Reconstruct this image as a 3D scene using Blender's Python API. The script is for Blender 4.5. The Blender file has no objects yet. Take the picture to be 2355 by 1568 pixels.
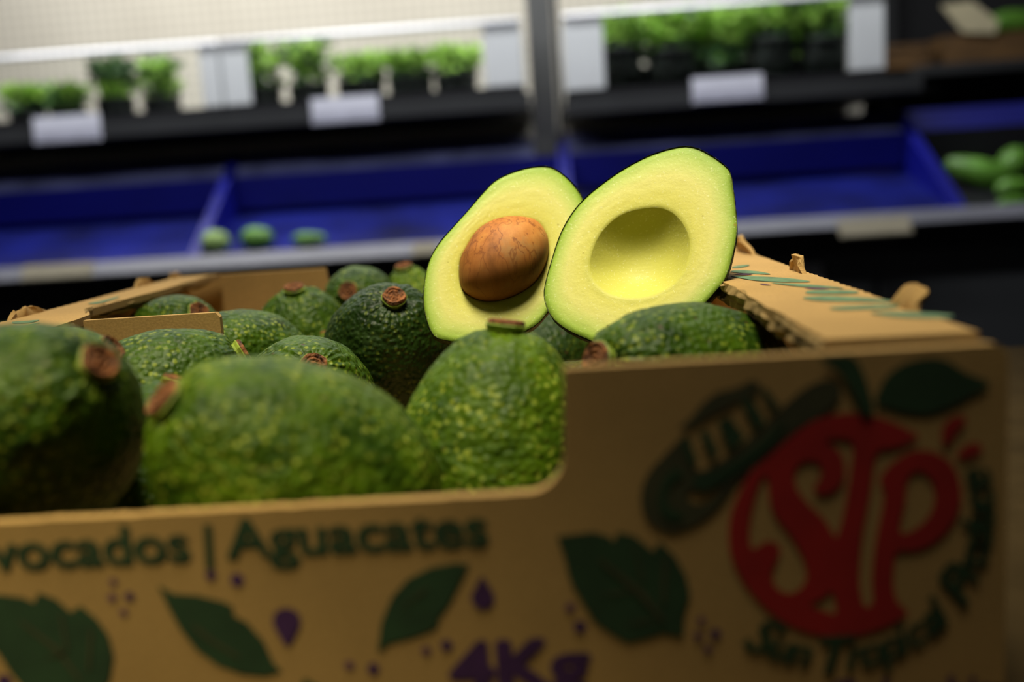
import bpy, bmesh, math, random
from mathutils import Vector, Matrix, noise

sc = bpy.context.scene
C = sc.collection
R = random.Random(7)
ZT = 1.0                                   # height of the carton's top edge above the floor

# ------------------------------------------------------------------ camera
CAM = Vector((.065, -.2318, ZT + .0437)); YAW, PIT, ROLL = -.0437, .1553, -.066
FPX = 2355 * 35 / 36
FW = Vector((math.sin(YAW) * math.cos(PIT), math.cos(YAW) * math.cos(PIT), -math.sin(PIT)))
_r = Vector((math.cos(YAW), -math.sin(YAW), 0)); _u = _r.cross(FW)
RT = _r * math.cos(ROLL) + _u * math.sin(ROLL)
UP = -_r * math.sin(ROLL) + _u * math.cos(ROLL)
cd = bpy.data.cameras.new('camera'); cam = bpy.data.objects.new('camera', cd); C.objects.link(cam)
cd.lens = 35; cd.sensor_width = 36; cd.clip_start = .01; cd.clip_end = 50
M = Matrix((RT, UP, -FW)).transposed().to_4x4(); M.translation = CAM
cam.matrix_world = M
cd.dof.use_dof = True; cd.dof.focus_distance = .408; cd.dof.aperture_fstop = 4.5
sc.camera = cam

# ------------------------------------------------------------------ world, lamps, exposure
w = bpy.data.worlds.new('dim_store'); sc.world = w; w.use_nodes = True
w.node_tree.nodes['Background'].inputs[0].default_value = (.9, .92, 1, 1)
w.node_tree.nodes['Background'].inputs[1].default_value = .006

def spot(name, loc, aim, power, col, deg, blend, size):
    l = bpy.data.lights.new(name, 'SPOT'); o = bpy.data.objects.new(name, l); C.objects.link(o)
    l.energy = power; l.color = col; l.spot_size = math.radians(deg); l.spot_blend = blend; l.shadow_soft_size = size
    o.location = loc; o.rotation_euler = (Vector(aim) - Vector(loc)).to_track_quat('-Z', 'Y').to_euler()
    return o
def area(name, loc, aim, power, col, sx, sy):
    l = bpy.data.lights.new(name, 'AREA'); o = bpy.data.objects.new(name, l); C.objects.link(o)
    l.shape = 'RECTANGLE'; l.size = sx; l.size_y = sy; l.energy = power; l.color = col
    o.location = loc; o.rotation_euler = (Vector(aim) - Vector(loc)).to_track_quat('-Z', 'Y').to_euler()
    return o
spot('ceiling_spot_key', (.02, -.015, ZT + 1.2), (.06, .24, ZT), 145, (1, .92, .72), 31, 1, .22)
spot('added_side_spot', (-.75, -.55, ZT + 1.35), (-.15, 0, ZT - .06), 108, (1, .87, .50), 16, 1, .06)  # unseen fill spot, added to brighten the left of the front panel
area('canopy_tube_light', (-.2, 1.43, ZT + .85), (-.2, 1.58, ZT + .1), 14, (.95, .97, 1), 2.0, .06)
area('added_front_fill', (-.3, .75, ZT + .95), (-.3, 1.65, ZT + .12), 6, (.95, .97, 1), 2.0, .08)  # unseen weak light from the front, added to lift the bin ledges
area('rack_top_light', (-.45, 1.72, ZT + .75), (-.45, 1.95, ZT + .2), 3.6, (1, .95, .86), 1.3, .06)
sc.view_settings.view_transform = 'Standard'; sc.view_settings.look = 'None'
sc.view_settings.gamma = 1; sc.view_settings.use_curve_mapping = False
sc.view_settings.exposure = 0

# ------------------------------------------------------------------ helpers
def ray(x, y): return FW + RT * ((x - 1177.5) / FPX) - UP * ((y - 784) / FPX)
def PY(x, y, yy):                           # photo pixel on a plane parallel to the carton's front
    d = ray(x, y); return CAM + d * ((yy - CAM.y) / d.y)
def PZ(x, y, z=0):                          # photo pixel on a level plane, z relative to the carton's top
    d = ray(x, y); return CAM + d * ((ZT + z - CAM.z) / d.z)
def PP(x, y, o, n):                         # photo pixel on any plane
    d = ray(x, y); return CAM + d * ((o - CAM).dot(n) / d.dot(n))

def tag(o, label=None, cat=None, group=None, kind=None):
    for k, v in (('label', label), ('category', cat), ('group', group), ('kind', kind)):
        if v: o[k] = v
    return o
def empty(name, loc=(0, 0, 0)):
    o = bpy.data.objects.new(name, None); C.objects.link(o); o.location = loc; o.empty_display_size = .02
    return o
def wm(o):
    return (wm(o.parent) @ o.matrix_parent_inverse if o.parent else Matrix.Identity(4)) @ o.matrix_basis
def link(name, me, mat, parent=None, smooth=False):
    if mat and not me.materials: me.materials.append(mat)
    if smooth: me.polygons.foreach_set('use_smooth', [True] * len(me.polygons))
    o = bpy.data.objects.new(name, me); C.objects.link(o)
    if parent:
        o.parent = parent
        o.matrix_parent_inverse = wm(parent).inverted()
    return o
def mesh(name, vs, fs, mat, parent=None, smooth=False):
    me = bpy.data.meshes.new(name); me.from_pydata([tuple(v) for v in vs], [], fs); me.update()
    return link(name, me, mat, parent, smooth)
def frombm(name, bm, mat, parent=None, smooth=False):
    me = bpy.data.meshes.new(name); bm.to_mesh(me); bm.free()
    return link(name, me, mat, parent, smooth)
def bmbox(bm, a, b, bev=0):
    a, b = Vector(a), Vector(b)
    r = bmesh.ops.create_cube(bm, size=1)
    for v in r['verts']:
        v.co = Vector(((a[i] + b[i]) / 2 + v.co[i] * (b[i] - a[i]) for i in range(3)))
    if bev:
        es = list({e for v in r['verts'] for e in v.link_edges})
        bmesh.ops.bevel(bm, geom=es, offset=bev, segments=2, affect='EDGES', profile=.5)
def box(name, a, b, mat, parent=None, bev=0):
    bm = bmesh.new(); bmbox(bm, a, b, bev); return frombm(name, bm, mat, parent)
def slab(name, pts, thick, mat, parent=None):
    """outline (3D points in a plane) pushed along the vector thick"""
    n = len(pts); t = Vector(thick)
    bm = bmesh.new()
    v0 = [bm.verts.new(p) for p in pts]; v1 = [bm.verts.new(Vector(p) + t) for p in pts]
    f0 = bm.faces.new(v0); f1 = bm.faces.new(v1[::-1])
    for i in range(n): bm.faces.new((v0[i], v1[i], v1[(i + 1) % n], v0[(i + 1) % n]))
    bm.normal_update(); bmesh.ops.triangulate(bm, faces=[f0, f1], ngon_method='EAR_CLIP'); bmesh.ops.recalc_face_normals(bm, faces=bm.faces)
    return frombm(name, bm, mat, parent)
def smoothloop(p, n):
    """closed Catmull-Rom through p, n points spread evenly"""
    L = len(p); out = []
    for i in range(L):
        a, b, c, d = (Vector(p[(i + k - 1) % L]) for k in range(4))
        for j in range(12):
            t = j / 12
            out.append(.5 * (2 * b + (c - a) * t + (2 * a - 5 * b + 4 * c - d) * t * t + (3 * b - a - 3 * c + d) * t ** 3))
    ln = [0]
    for i in range(len(out)): ln.append(ln[-1] + (out[(i + 1) % len(out)] - out[i]).length)
    res = []; k = 0
    for i in range(n):
        s = ln[-1] * i / n
        while ln[k + 1] < s: k += 1
        f = (s - ln[k]) / max(1e-9, ln[k + 1] - ln[k]); res.append(out[k].lerp(out[(k + 1) % len(out)], f))
    return res

# ------------------------------------------------------------------ materials
def nt(name):
    m = bpy.data.materials.new(name); m.use_nodes = True
    t = m.node_tree; b = t.nodes['Principled BSDF']
    return m, t, b
def N(t, typ, **kw):
    n = t.nodes.new(typ)
    for k, v in kw.items():
        if k in n.inputs: n.inputs[k].default_value = v
        else: setattr(n, k, v)
    return n
def ramp(t, src, stops):
    r = t.nodes.new('ShaderNodeValToRGB'); e = r.color_ramp.elements
    while len(e) < len(stops): e.new(.5)
    for i, (p, c) in enumerate(stops):
        e[i].position = p; e[i].color = (*c, 1) if len(c) == 3 else c
    t.links.new(src, r.inputs[0]); return r.outputs[0]
def mix(t, fac, a, b, mode='MIX'):
    n = t.nodes.new('ShaderNodeMix'); n.data_type = 'RGBA'; n.blend_type = mode
    for s, v in ((n.inputs[0], fac), (n.inputs[6], a), (n.inputs[7], b)):
        if isinstance(v, (int, float)): s.default_value = v
        elif isinstance(v, tuple): s.default_value = (*v, 1)
        else: t.links.new(v, s)
    return n.outputs[2]
def coord(t, kind='Object'): return t.nodes.new('ShaderNodeTexCoord').outputs[kind]
def bump(t, b, src, strength, dist):
    n = N(t, 'ShaderNodeBump', Strength=strength, Distance=dist); t.links.new(src, n.inputs['Height'])
    prev = b.inputs['Normal'].links
    if prev: t.links.new(prev[0].from_socket, n.inputs['Normal'])
    t.links.new(n.outputs[0], b.inputs['Normal'])
def noi(t, co, scale, detail=4, rough=.55):
    n = N(t, 'ShaderNodeTexNoise', Scale=scale, Detail=detail, Roughness=rough); t.links.new(co, n.inputs['Vector'])
    return n.outputs['Fac']
def plain(name, col, rough=.5, var=.15, scale=20, spec=.5, metal=0, bmp=0, **extra):
    m, t, b = nt(name); co = coord(t)
    f = noi(t, co, scale)
    lo = tuple(c * (1 - var) for c in col); hi = tuple(min(1, c * (1 + var)) for c in col)
    t.links.new(ramp(t, f, [(.3, lo), (.7, hi)]), b.inputs['Base Color'])
    b.inputs['Roughness'].default_value = rough; b.inputs['Metallic'].default_value = metal
    b.inputs['Specular IOR Level'].default_value = spec
    if bmp: bump(t, b, f, bmp, .002)
    for k, v in extra.items(): b.inputs[k.replace('_', ' ')].default_value = v
    return m

def skin_mat(name, dark, lightc, spk, spec=.2, rough=.48):
    m, t, b = nt(name); co = coord(t)
    inf = t.nodes.new('ShaderNodeObjectInfo')
    ad = t.nodes.new('ShaderNodeVectorMath'); ad.operation = 'MULTIPLY_ADD'
    t.links.new(inf.outputs['Random'], ad.inputs[0]); ad.inputs[1].default_value = (3, 5, 7); t.links.new(co, ad.inputs[2])
    co = ad.outputs[0]
    f1 = noi(t, co, 55, 7, .72)
    base = ramp(t, f1, [(.32, dark), (.5, tuple((a + c) / 2 for a, c in zip(dark, lightc))), (.68, lightc)])
    # pale waxy patches
    f2 = noi(t, co, 26, 6, .7)
    base = mix(t, ramp(t, f2, [(.60, (0, 0, 0)), (.70, (.55, .55, .55))]), base, tuple(min(1, c * 1.5 + .03) for c in lightc))
    # pebble tops, pale
    v = N(t, 'ShaderNodeTexVoronoi', Scale=360.0, Randomness=1.0); t.links.new(co, v.inputs['Vector'])
    fm = noi(t, co, 60, 2)
    peb = ramp(t, v.outputs['Distance'], [(.18, (1, 1, 1)), (.40, (0, 0, 0))])
    pm = mix(t, 1.0, peb, ramp(t, fm, [(.36, (.05, .05, .05)), (.60, (1, 1, 1))]), 'MULTIPLY')
    base = mix(t, pm, base, spk)
    # brown flecks
    v2 = N(t, 'ShaderNodeTexVoronoi', Scale=170.0, Randomness=1.0); t.links.new(co, v2.inputs['Vector'])
    fl = ramp(t, v2.outputs['Distance'], [(.09, (1, 1, 1)), (.16, (0, 0, 0))])
    fl = mix(t, 1.0, fl, ramp(t, noi(t, co, 45, 2), [(.52, (0, 0, 0)), (.6, (1, 1, 1))]), 'MULTIPLY')
    base = mix(t, fl, base, (.055, .026, .008))
    t.links.new(base, b.inputs['Base Color'])
    b.inputs['Roughness'].default_value = rough; b.inputs['Specular IOR Level'].default_value = spec
    v3 = N(t, 'ShaderNodeTexVoronoi', Scale=480.0); v3.feature = 'SMOOTH_F1'; t.links.new(co, v3.inputs['Vector'])
    inv = t.nodes.new('ShaderNodeMath'); inv.operation = 'SUBTRACT'; inv.inputs[0].default_value = 1
    t.links.new(v3.outputs['Distance'], inv.inputs[1])
    bump(t, b, inv.outputs[0], .9, .0011)
    bump(t, b, noi(t, co, 130, 5), .6, .0014)
    return m
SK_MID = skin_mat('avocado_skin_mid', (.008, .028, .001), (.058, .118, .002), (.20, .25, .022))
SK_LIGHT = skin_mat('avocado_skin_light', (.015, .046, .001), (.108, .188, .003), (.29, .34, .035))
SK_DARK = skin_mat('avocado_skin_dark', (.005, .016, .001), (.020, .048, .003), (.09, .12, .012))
SK_CUT = skin_mat('avocado_skin_ripe', (.014, .018, .004), (.035, .05, .008), (.07, .06, .02))

STEM_WOOD = plain('stem_wood', (.19, .065, .014), .8, .85, 420, bmp=.8)
STEM_GREEN = plain('stem_collar_green', (.20, .27, .02), .6, .5, 200)

def flesh_mat():
    m, t, b = nt('avocado_flesh')
    at = t.nodes.new('ShaderNodeAttribute'); at.attribute_name = 'rim'
    co = coord(t)
    n1 = noi(t, co, 55, 4)
    ma = N(t, 'ShaderNodeMath'); ma.operation = 'MULTIPLY_ADD'
    t.links.new(n1, ma.inputs[0]); ma.inputs[1].default_value = .16
    sb = N(t, 'ShaderNodeMath'); sb.operation = 'SUBTRACT'; t.links.new(at.outputs['Fac'], sb.inputs[0]); sb.inputs[1].default_value = .08
    t.links.new(sb.outputs[0], ma.inputs[2])
    base = ramp(t, ma.outputs[0], [(0, (.58, .56, .11)), (.16, (.66, .62, .13)), (.50, (.69, .66, .19)), (.72, (.55, .62, .15)),
                                   (.90, (.36, .50, .075)), (.97, (.25, .38, .04)), (1, (.14, .20, .02))])
    sp = noi(t, co, 900, 2)
    base = mix(t, ramp(t, sp, [(.62, (0, 0, 0)), (.72, (.4, .4, .4))]), base, (.85, .86, .5))
    v = N(t, 'ShaderNodeTexVoronoi', Scale=75.0); t.links.new(co, v.inputs['Vector'])
    base = mix(t, ramp(t, v.outputs['Distance'], [(.035, (.8, .8, .8)), (.06, (0, 0, 0))]), base, (.33, .27, .04))
    t.links.new(base, b.inputs['Base Color'])
    b.inputs['Roughness'].default_value = .5; b.inputs['Specular IOR Level'].default_value = .18
    b.inputs['Subsurface Weight'].default_value = .25; b.inputs['Subsurface Radius'].default_value = (.004, .004, .001)
    b.inputs['Subsurface Scale'].default_value = .6
    bump(t, b, noi(t, co, 800, 3), .22, .0005)
    return m
FLESH = flesh_mat()

def pit_mat():
    m, t, b = nt('avocado_pit'); co = coord(t)
    mp = N(t, 'ShaderNodeMapping'); mp.inputs['Scale'].default_value = (1.0, 1.0, .35); t.links.new(co, mp.inputs['Vector'])
    f = noi(t, mp.outputs[0], 90, 6, .65)
    base = ramp(t, f, [(.30, (.20, .065, .012)), (.46, (.46, .16, .032)), (.62, (.58, .24, .052)), (.8, (.64, .32, .09))])
    f2 = noi(t, co, 42, 5, .7)
    base = mix(t, ramp(t, f2, [(.56, (0, 0, 0)), (.64, (.6, .6, .6))]), base, (.42, .25, .09))
    wv = noi(t, mp.outputs[0], 150, 3, .5)
    vein = ramp(t, wv, [(.475, (0, 0, 0)), (.5, (.75, .75, .75)), (.525, (0, 0, 0))])
    base = mix(t, vein, base, (.19, .05, .012))
    # dark brown lower half: a coat patch plus underside shade painted in
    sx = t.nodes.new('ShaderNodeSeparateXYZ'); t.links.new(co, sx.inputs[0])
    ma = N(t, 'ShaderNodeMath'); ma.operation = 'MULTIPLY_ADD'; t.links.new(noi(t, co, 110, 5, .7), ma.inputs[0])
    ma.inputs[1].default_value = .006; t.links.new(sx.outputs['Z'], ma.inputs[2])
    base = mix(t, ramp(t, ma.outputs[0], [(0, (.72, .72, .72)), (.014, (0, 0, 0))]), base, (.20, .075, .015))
    t.links.new(base, b.inputs['Base Color']); b.inputs['Roughness'].default_value = .62; b.inputs['Specular IOR Level'].default_value = .25
    bump(t, b, f, .12, .001)
    return m
PIT = pit_mat()

def card_mat(name, col):
    m, t, b = nt(name); co = coord(t)
    f = noi(t, co, 30, 6, .6); g = noi(t, co, 900, 2)
    base = ramp(t, f, [(.25, tuple(c * .86 for c in col)), (.75, tuple(min(1, c * 1.1) for c in col))])
    base = mix(t, .25, base, ramp(t, g, [(.35, tuple(c * .6 for c in col)), (.65, tuple(min(1, c * 1.25) for c in col))]))
    t.links.new(base, b.inputs['Base Color']); b.inputs['Roughness'].default_value = .85
    b.inputs['Specular IOR Level'].default_value = .2
    bump(t, b, g, .15, .0004)
    return m
CARD = card_mat('kraft_cardboard', (.46, .285, .10))
CARD_EDGE = card_mat('shaded_torn_cardboard', (.30, .20, .075))  # darker copy of the board, shade of the inner edge mixed into its colour
INK_G = plain('ink_green', (.018, .052, .018), .8, .25, 80)
INK_O = plain('ink_olive', (.052, .052, .020), .8, .2, 80)
INK_P = plain('ink_purple', (.055, .016, .085), .8, .25, 80)
INK_PL = plain('ink_light_purple', (.13, .05, .10), .8, .25, 80)
INK_R = plain('ink_red', (.37, .010, .006), .8, .15, 60)
INK_FG = plain('ink_faded_green', (.11, .20, .10), .85, .3, 200)

BLUE = plain('blue_plastic', (.002, .004, .22), .42, .12, 6, spec=.6)
LEDGE = plain('lightened_blue_grey_plastic', (.10, .11, .24), .45, .5, 9)  # grey-blue ledge, paler than the walls: light falling on it is in the colour
TRAY = plain('scuffed_blue_plastic', (.004, .008, .13), .4, .7, 7)
NAVY = plain('navy_plastic', (.010, .012, .16), .45, .15, 6)
BLACKP = plain('black_plastic', (.006, .006, .008), .5, .2, 12)
STEEL = plain('grey_steel', (.12, .12, .115), .42, .1, 8, metal=.3)
DSTEEL = plain('dark_steel', (.030, .031, .032), .5, .15, 8)
RAILM = plain('pale_grey_rail', (.15, .15, .175), .4, .12, 8)
TAGM = plain('white_card', (.62, .62, .70), .6, .05, 30)
TAGB = plain('cream_card', (.33, .29, .20), .7, .1, 30)
FROST = plain('frosted_white_plastic', (.84, .86, .86), .35, .04, 10, Transmission_Weight=.15)
RIMM = plain('glossy_white_rim', (.88, .89, .92), .12, .02, 10, spec=.9)
CLEAR, _t, _b = nt('clear_acrylic')
_b.inputs['Base Color'].default_value = (.95, .97, .97, 1); _b.inputs['Roughness'].default_value = .08
_b.inputs['Transmission Weight'].default_value = 1; _b.inputs['IOR'].default_value = 1.05
_b.inputs['Specular IOR Level'].default_value = .5
POTM = plain('black_pot', (.010, .014, .010), .5, .3, 30)
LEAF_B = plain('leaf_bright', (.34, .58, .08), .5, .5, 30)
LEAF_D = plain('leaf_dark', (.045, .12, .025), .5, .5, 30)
FRUIT_G = plain('green_fruit', (.11, .27, .03), .4, .35, 30)
WOOD = plain('brown_crate_wood', (.11, .055, .015), .7, .3, 15)
CREAM = plain('cream_carton', (.55, .48, .30), .8, .1, 15)

# ------------------------------------------------------------------ setting
def wall_mat():
    m, t, b = nt('perforated_beige_panel'); co = coord(t)
    v = N(t, 'ShaderNodeTexVoronoi', Scale=46.0, Randomness=0.0); t.links.new(co, v.inputs['Vector'])
    holes = ramp(t, v.outputs['Distance'], [(.27, (1, 1, 1)), (.33, (0, 0, 0))])
    base = ramp(t, noi(t, co, 2.5, 3), [(.3, (.50, .46, .38)), (.7, (.60, .56, .47))])
    t.links.new(mix(t, holes, base, (.30, .275, .23)), b.inputs['Base Color']); b.inputs['Roughness'].default_value = .6
    return m
tag(box('floor', (-4, -3, -.05), (4, 3.2, 0), plain('dark_tile_floor', (.045, .045, .047), .4, .25, 3)), kind='structure')
tag(box('wall_back', (-4, 2.3, 0), (4, 2.4, 3.1), plain('dim_store_wall', (.015, .015, .016), .8, .1, 2)), kind='structure')

# display table that carries the carton
tb = empty('display_table', (0, .19, 0)); tag(tb, 'dark display table carrying the avocado carton', 'table')
TABZ = ZT - .089
box('table_top', (-.55, -.03, TABZ - .03), (.55, .46, TABZ), plain('brown_table_cloth', (.045, .030, .012), .95, .2, 30, spec=.05), tb, .003)
for sx in (-1, 1):
    for yy in (.0, .42):
        box('leg', (sx * .52 - .02, yy - .02, 0), (sx * .52 + .02, yy + .02, TABZ - .03), DSTEEL, tb)

# ------------------------------------------------------------------ carton
H, D, TH = .17, .40, .004
carton = empty('avocado_carton', (0, .2, TABZ)); tag(carton, 'open kraft cardboard carton with printed leaves and red round emblem, full of avocados', 'box')
B = lambda n, a, b, m=CARD: box(n, a, b, m, carton)
zb = TABZ
box('bottom', (-H, 0, zb), (H, D, zb + TH), CARD, carton)
for sx in (-1, 1):
    x0, x1 = sorted((sx * H, sx * (H - TH)))
    box('side_panel', (x0, TH, zb + TH), (x1, D - TH, ZT - TH - .0005), CARD, carton)
def arc(cx, cz, r, a0, a1, n=8):
    return [(cx + r * math.cos(math.radians(a0 + (a1 - a0) * i / n)), cz + r * math.sin(math.radians(a0 + (a1 - a0) * i / n))) for i in range(n + 1)]
low = ZT - .0302
xs = .0665
pr = [(-H, zb), (H, zb)] + arc(H - .004, ZT - .004, .004, 0, 90, 6) + arc(xs + .0012, ZT - .0012, .0012, 90, 180, 3) \
   + arc(xs - .0105, low + .0095, .0095, 0, -90, 8)
xw = xs - .012
while xw > -.125:                                       # slightly uneven cut edge
    pr.append((xw, low + noise.noise((xw * 300, 0, 0)) * .0004 - .0006 * (xs - xw) / .2)); xw -= .004
pr += [(-.128, low), (-.131, low + .004), (-.132, ZT - .003), (-.135, ZT), (-H + .004, ZT), (-H, ZT - .004)]
front = slab('front_panel', [(x, 0, z) for x, z in pr], (0, TH, 0), CARD, carton)
box('inner_front_layer', (xs + .002, TH + .0005, zb + TH), (H - TH - .001, TH + .0045, ZT - .0012), CARD, carton)
xb = PY(750, 612, D).x
pb = [(-H, zb), (H, zb), (H, ZT - .001), (.085, ZT - .001), (.083, ZT - .03), (xb + .004, ZT - .03), (xb, ZT - .001), (-H, ZT - .001)]
slab('back_panel', [(x, D - TH, z) for x, z in pb], (0, TH, 0), CARD, carton)

# right flange: level flap with a torn inner edge and a frayed outer edge
def jag(x, y, amp, k, s): return x + amp * noise.noise((y * k, s, 0)) + amp * .5 * noise.noise((y * k * 3.1, s, 2))
fl = []
y = .017
while y < D - .006:
    saw = .0012 * ((y * 140) % 1) if y > .10 else 0
    fl.append((H + .0005 + saw, y)); y += .0022
inn = []
y = D - .006
while y > .0175:
    inn.append((jag(.1335, y, .0012, 60, 1.7), y)); y -= .003
flr = slab('top_flange', [(x, y, ZT) for x, y in fl + inn], (0, 0, -.0035), CARD, carton)
# ragged corrugated edge hanging under the inner cut
def ragged(parent, ys, xf, drop, seed, sx=1):
    vs = []; fs = []; n = 5
    for i, yy in enumerate(ys):
        x0 = xf(yy)
        for j in range(n + 1):
            t = j / n
            vs.append((x0 + sx * (.0012 * math.sin(t * 9 + yy * 40) - .002 * t) + .0014 * noise.noise((yy * 120, t * 5, seed)) - sx * .0008,
                       yy, ZT - .0008 - t * drop * (1 + .45 * noise.noise((yy * 70, seed, 3))) ))
    for i in range(len(ys) - 1):
        for j in range(n): fs.append((i * (n + 1) + j, i * (n + 1) + j + 1, (i + 1) * (n + 1) + j + 1, (i + 1) * (n + 1) + j))
    o = mesh('torn_edge', vs, fs, CARD_EDGE, parent)
    md = o.modifiers.new('thickness', 'SOLIDIFY'); md.thickness = .0016
    return o
ragged(flr, [.018 + .003 * i for i in range(123)], lambda y: jag(.1335, y, .0012, 60, 1.7), .0075, 4.2, -1)
box('hanging_tab', (.128, .0125, ZT - .05), (.1315, .0165, ZT - .006), CARD, carton)

def torn_tab(parent, base, pts, thick, mat=CARD):
    """a ragged scrap of board bent up from the flange edge: rows of (along y, out x, up z)"""
    vs = []; fs = []; cols = len(pts[0])
    for row in pts:
        for p in row: vs.append(Vector(base) + Vector(p))
    for i in range(len(pts) - 1):
        for j in range(cols - 1): fs.append((i * cols + j, i * cols + j + 1, (i + 1) * cols + j + 1, (i + 1) * cols + j))
    o = mesh('torn_tab', vs, fs, mat, parent)
    md = o.modifiers.new('thickness', 'SOLIDIFY'); md.thickness = thick
    return o
def scrap(parent, yc, width, height, lean, seed, x=H):
    rows = []
    for i in range(7):
        t = i / 6; hw = width * (.5 - .22 * t ** 1.5)
        row = []
        for j in range(9):
            s = j / 8 * 2 - 1
            row.append((lean * t * t * height + .0012 * math.sin(s * 7 + seed) * t, s * hw + .0015 * noise.noise((s * 3, seed, t)),
                        height * t * (1 - .35 * s * s + .18 * noise.noise((s * 4, seed, 7))) - .001))
        rows.append(row)
    torn_tab(parent, (x, yc, ZT), rows, .0018)
scrap(flr, PZ(2170, 706).y + .004, .020, .0072, .5, 1.3)
scrap(flr, PZ(1790, 628).y + .002, .024, .0085, -.1, 5.1, H - .0005)
scrap(flr, PZ(1700, 592).y + .03, .045, .010, -.3, 8.4)

# left flange: narrower behind the folded partition
fl = [(-H - .0005 - .0012 * (((.008 + .0022 * i) * 140) % 1), .008 + .0022 * i) for i in range(int((D - .014) / .0022))]
prof = [(.0085, .1335), (.172, .1335), (.176, .1345), (.1925, .1365), (.215, .148), (.26, .1475), (.32, .146), (.375, .1455), (D - .006, .145)]
def lx(y):
    for (a, b), (c, d) in zip(prof, prof[1:]):
        if a <= y <= c: return -(b + (d - b) * (y - a) / (c - a))
    return -prof[-1][1]
inn = []
y = D - .007
while y > .0085:
    inn.append((jag(lx(y), y, .0010, 60, 9.7), y)); y -= .003
fll = slab('top_flange', [(x, y, ZT) for x, y in fl + inn], (0, 0, -.0035), CARD, carton)
ragged(fll, [.009 + .003 * i for i in range(55)], lambda y: jag(lx(y), y, .0010, 60, 9.7), .0060, 2.2, 1)
ragged(fll, [.200 + .003 * i for i in range(62)], lambda y: jag(lx(y), y, .0010, 60, 9.7), .0050, 6.6, 1)
scrap(fll, .205, .034, .0052, -.2, 3.3, -H)
scrap(fll, .335, .030, .0056, -.2, 6.1, -H)
scrap(fll, .385, .020, .0046, -.2, 7.7, -H)
# partition folded down from the left flange
pa, pb2 = PZ(190, 732), PZ(500, 714)
slab('partition', [(pa.x, pa.y, ZT - .001), (pb2.x - .0015, pa.y, ZT - .001), (pb2.x, pa.y, ZT - .003), (pb2.x, pa.y, ZT - .055), (pa.x, pa.y, ZT - .055)], (0, .0032, 0), CARD, carton)

# ---- print on the carton
def curve_mesh(name, loops, mat, parent, place):
    """flat ink shape; inner loops are holes"""
    cu = bpy.data.curves.new(name, 'CURVE'); cu.dimensions = '2D'; cu.fill_mode = 'BOTH'
    for lp in loops:
        s = cu.splines.new('POLY'); s.points.add(len(lp) - 1); s.use_cyclic_u = True
        for p, q in zip(s.points, lp): p.co = (q[0], q[1], 0, 1)
    o = bpy.data.objects.new('tmp', cu); C.objects.link(o)
    me = bpy.data.meshes.new_from_object(o.evaluated_get(bpy.context.evaluated_depsgraph_get()))
    bpy.data.objects.remove(o); bpy.data.curves.remove(cu)
    for v in me.vertices: v.co = place(v.co)
    me.name = name; me.materials.clear()
    return link(name, me, mat, parent)
def ink(name, loops, mat, off=.00025, sm=True, Z=(0, 0, 1)):
    """loops in photo pixels (Z = origin and scale of the crop they were read in) laid on the front panel"""
    q = []
    for lp in loops:
        pts = [PY(Z[0] + x / Z[2], Z[1] + y / Z[2], 0) for x, y in lp]
        p2 = [(p.x, p.z) for p in pts]
        q.append([tuple(v) for v in smoothloop([Vector((a, b, 0)) for a, b in p2], max(40, len(p2) * 5))] if sm else p2)
    return curve_mesh(name, q, mat, front, lambda c: Vector((c.x, -off, c.y)))
Z6 = (1200, 780, 1.9896); Z5 = (0, 1120, 1.899)
circ = lambda x, y, r, rr=None: [(x + r * math.cos(i * math.pi / 5), y + (rr or r) * math.sin(i * math.pi / 5)) for i in range(10)]

outer = [(1815,445),(1760,410),(1690,375),(1620,352),(1560,340),(1480,337),(1400,350),(1320,378),(1250,420),(1180,480),(1100,550),(1030,630),(985,720),(955,800),(945,890),(955,980),(990,1070),(1050,1160),(1120,1235),(1200,1295),(1290,1335),(1400,1358),(1500,1358),(1600,1335),(1690,1300),(1765,1250),(1735,1220),(1710,1180),(1698,1110),(1700,1040),(1715,970),(1790,965),(1860,940),(1930,890),(1985,810),(2010,720),(2000,640),(1965,570),(1910,525),(1840,505),(1770,515),(1700,560),(1650,610),(1635,650),(1655,690),(1650,760),(1625,880),(1610,980),(1600,1100),(1605,1190),(1590,1222),(1565,1215),(1548,1150),(1543,1050),(1555,900),(1580,760),(1600,640),(1615,540),(1640,505),(1720,490)]
h1 = [(1757,660),(1775,620),(1810,600),(1850,615),(1880,660),(1887,730),(1865,800),(1820,850),(1770,880),(1735,885),(1728,850),(1742,780),(1755,720)]
h2 = [(1385,470),(1440,452),(1500,462),(1515,490),(1508,560),(1490,680),(1470,800),(1440,900),(1420,880),(1380,820),(1300,740),(1258,680),(1245,620),(1265,575),(1310,553),(1355,565),(1372,600),(1360,640),(1335,680),(1345,705),(1385,710),(1430,690),(1465,650),(1478,590),(1465,530),(1430,492)]
h3 = [(1100,625),(1125,640),(1130,720),(1150,790),(1200,860),(1250,930),(1290,1010),(1302,1080),(1280,1130),(1235,1160),(1185,1150),(1150,1110),(1145,1060),(1165,1010),(1182,960),(1160,930),(1120,922),(1080,945),(1052,955),(1040,900),(1045,820),(1065,720)]
h4 = [(1320,1213),(1380,1180),(1410,1150),(1430,1180),(1435,1250),(1390,1243)]
ink('emblem_print', [outer, h1, h2, h3, h4], INK_R, Z=Z6)
ink('splash_print', [[(1930,490),(1918,440),(1930,390),(1970,355),(2020,350),(2030,375),(1990,420),(1955,470)]], INK_R, Z=Z6)
ink('splash_print', [[(1990,545),(2000,510),(2050,475),(2095,480),(2105,505),(2060,535)]], INK_R, Z=Z6)
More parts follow.
